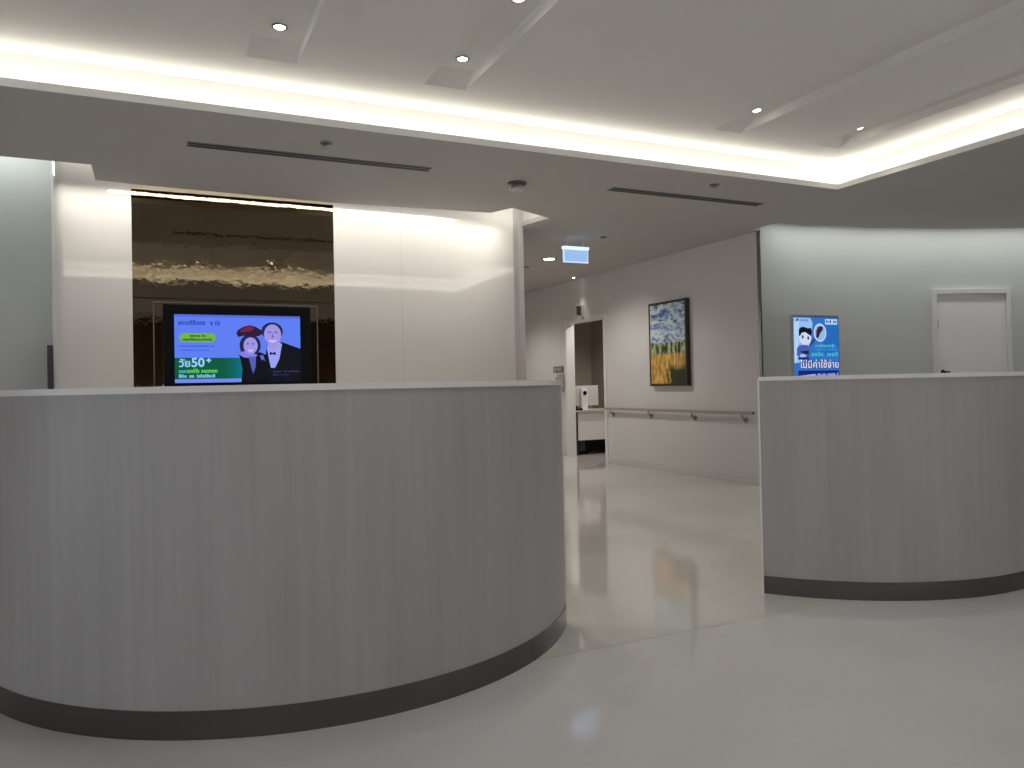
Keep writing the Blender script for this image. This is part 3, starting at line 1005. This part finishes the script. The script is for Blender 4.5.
# ------------------------------------------------------------------ ceiling fittings
def diffuser(u0, u1, v, label):
    t = thing('air_diffuser', label, 'air vent', ((u0 + u1) / 2, v, ZS), 0, None)
    mb = MB()
    mb.box(u0, u1, v - .055, v - .045, ZS - .004, ZS + .01); mb.box(u0, u1, v + .045, v + .055, ZS - .004, ZS + .01)
    mb.box(u0, u0 + .01, v - .045, v + .045, ZS - .004, ZS + .01); mb.box(u1 - .01, u1, v - .045, v + .045, ZS - .004, ZS + .01)
    mb.build('frame', M_VENTF, t)
    mb = MB(); mb.box(u0 + .01, u1 - .01, v - .045, v + .045, ZS - .0015, ZS + .008)
    mb.build('slot', M_VENT, t)
    mb = MB(); mb.box(u0 + .01, u1 - .01, v - .006, v + .006, ZS - .004, ZS + .004)
    mb.build('blade', M_VENTF, t)
    return t
diffuser(.243, 1.94, 5.50, 'long slot air diffuser in the soffit above the television')
diffuser(3.54, 5.19, 5.50, 'long slot air diffuser in the soffit between the corridor and the cove corner')

t = thing('smoke_detector', 'round smoke detector on the soffit between the two slot diffusers', 'smoke detector', (2.72, 5.61, ZS))
mb = MB(); mb.lathe((2.72, 5.61, ZS), [(.075, 0), (.078, -.008), (.070, -.018), (.045, -.022)], m=pm('detector base', (.10, .095, .09), .5))
mb.build('base', None, t)
mb = MB(); mb.lathe((2.72, 5.61, ZS), [(.040, -.022), (.044, -.040), (.062, -.044), (.066, -.052), (.058, -.064), (.030, -.070)], m=pm('detector head', (.50, .48, .46), .4))
mb.build('head', None, t)

def sprinkler(u, v, label):
    t = thing('sprinkler_head', label, 'sprinkler', (u, v, ZS))
    mb = MB(); mb.lathe((u, v, ZS), [(.040, 0), (.042, -.004), (.034, -.008), (.014, -.008)], 24, M_VENTF)
    mb.build('escutcheon', None, t)
    mb = MB(); mb.lathe((u, v, ZS), [(.010, -.008), (.010, -.020), (.026, -.021), (.026, -.024), (.006, -.024)], 20, M_SATIN)
    mb.build('deflector', None, t)
    return t
sprinkler(1.086, 5.15, 'small sprinkler head on the soffit near the diffuser above the television')
sprinkler(4.30, 5.08, 'small sprinkler head on the soffit between the diffuser and the cove edge near its corner')
sprinkler(4.62, 7.34, 'small sprinkler head on the corridor ceiling beside the exit sign')
sprinkler(4.76, 9.56, 'small sprinkler head on the corridor ceiling beside the white wall corner')

def spot(loc, watts, size=110, color=NEUT, aim=(0, 0, -1), blend=.6):
    ld = bpy.data.lights.new('downlight_beam', 'SPOT')
    ld.energy = watts; ld.spot_size = radians(size); ld.spot_blend = blend; ld.color = color; ld.shadow_soft_size = .03
    o = bpy.data.objects.new('downlight_beam', ld)
    COL.objects.link(o)
    o.location = loc
    o.rotation_euler = Vector(aim).to_track_quat('-Z', 'Y').to_euler()
def downlight(loc, r, label, proto=None, group=None):
    if proto is not None:
        return dup(proto, loc, label)
    t = thing('downlight', label, 'ceiling light', loc, 0, group)
    mb = MB()
    mb.lathe(loc, [(r * 1.35, 0), (r * 1.38, -.004), (r * 1.05, -.006), (r, -.002), (r, .0)], 32, M_VENTF)
    mb.build('trim_ring', None, t)
    mb = MB(); mb.lathe(loc, [(r * .98, -.004), (r * .8, -.0078), (r * .2, -.0095)], 32, M_LAMP)
    mb.build('lens', None, t)
    return t
names = ['recessed downlight in the first ceiling groove from the left', 'recessed downlight in the second ceiling groove from the left',
         'recessed downlight in the third ceiling groove from the left', 'recessed downlight in the ceiling groove nearest the cove corner']
first = None
for i, (a_, b_) in enumerate(grooves):
    for k, v in enumerate((4.22, 3.45, 1.95) if i == 1 else (4.22, 1.95)):
        loc = ((a_ + b_) / 2, v, ZSLOT)
        if first is None:
            first = downlight(loc, .030, names[i])
        elif k == 0:
            dup(first, loc, names[i])
        else:
            dup(first, loc, names[i].replace('recessed downlight', 'recessed downlight further from the cove' if v > 3 else 'recessed downlight farthest from the cove'))
        spot((loc[0], loc[1], ZSLOT - .015), 20.0, 130)
dl = downlight((4.74, 8.86, ZS), .075, 'round recessed downlight in the corridor ceiling left of the exit sign')
spot((4.74, 8.86, ZS - .015), 85, 150)
downlight((5.93, 10.30, ZS), .022, 'tiny recessed downlight in the corridor ceiling over the doorway sign')
spot((5.93, 10.30, ZS - .015), 7, 60)
# further corridor downlights outside the frame, behind the white block
for p in ((4.74, 11.6, ZS),):
    dup(dl, p, 'round recessed downlight deep in the corridor ceiling')
    spot((p[0], p[1], ZS - .015), 70, 140)
# unseen lamp added to brighten the office interior
spot((6.9, 10.4, 2.56), 75, 150)
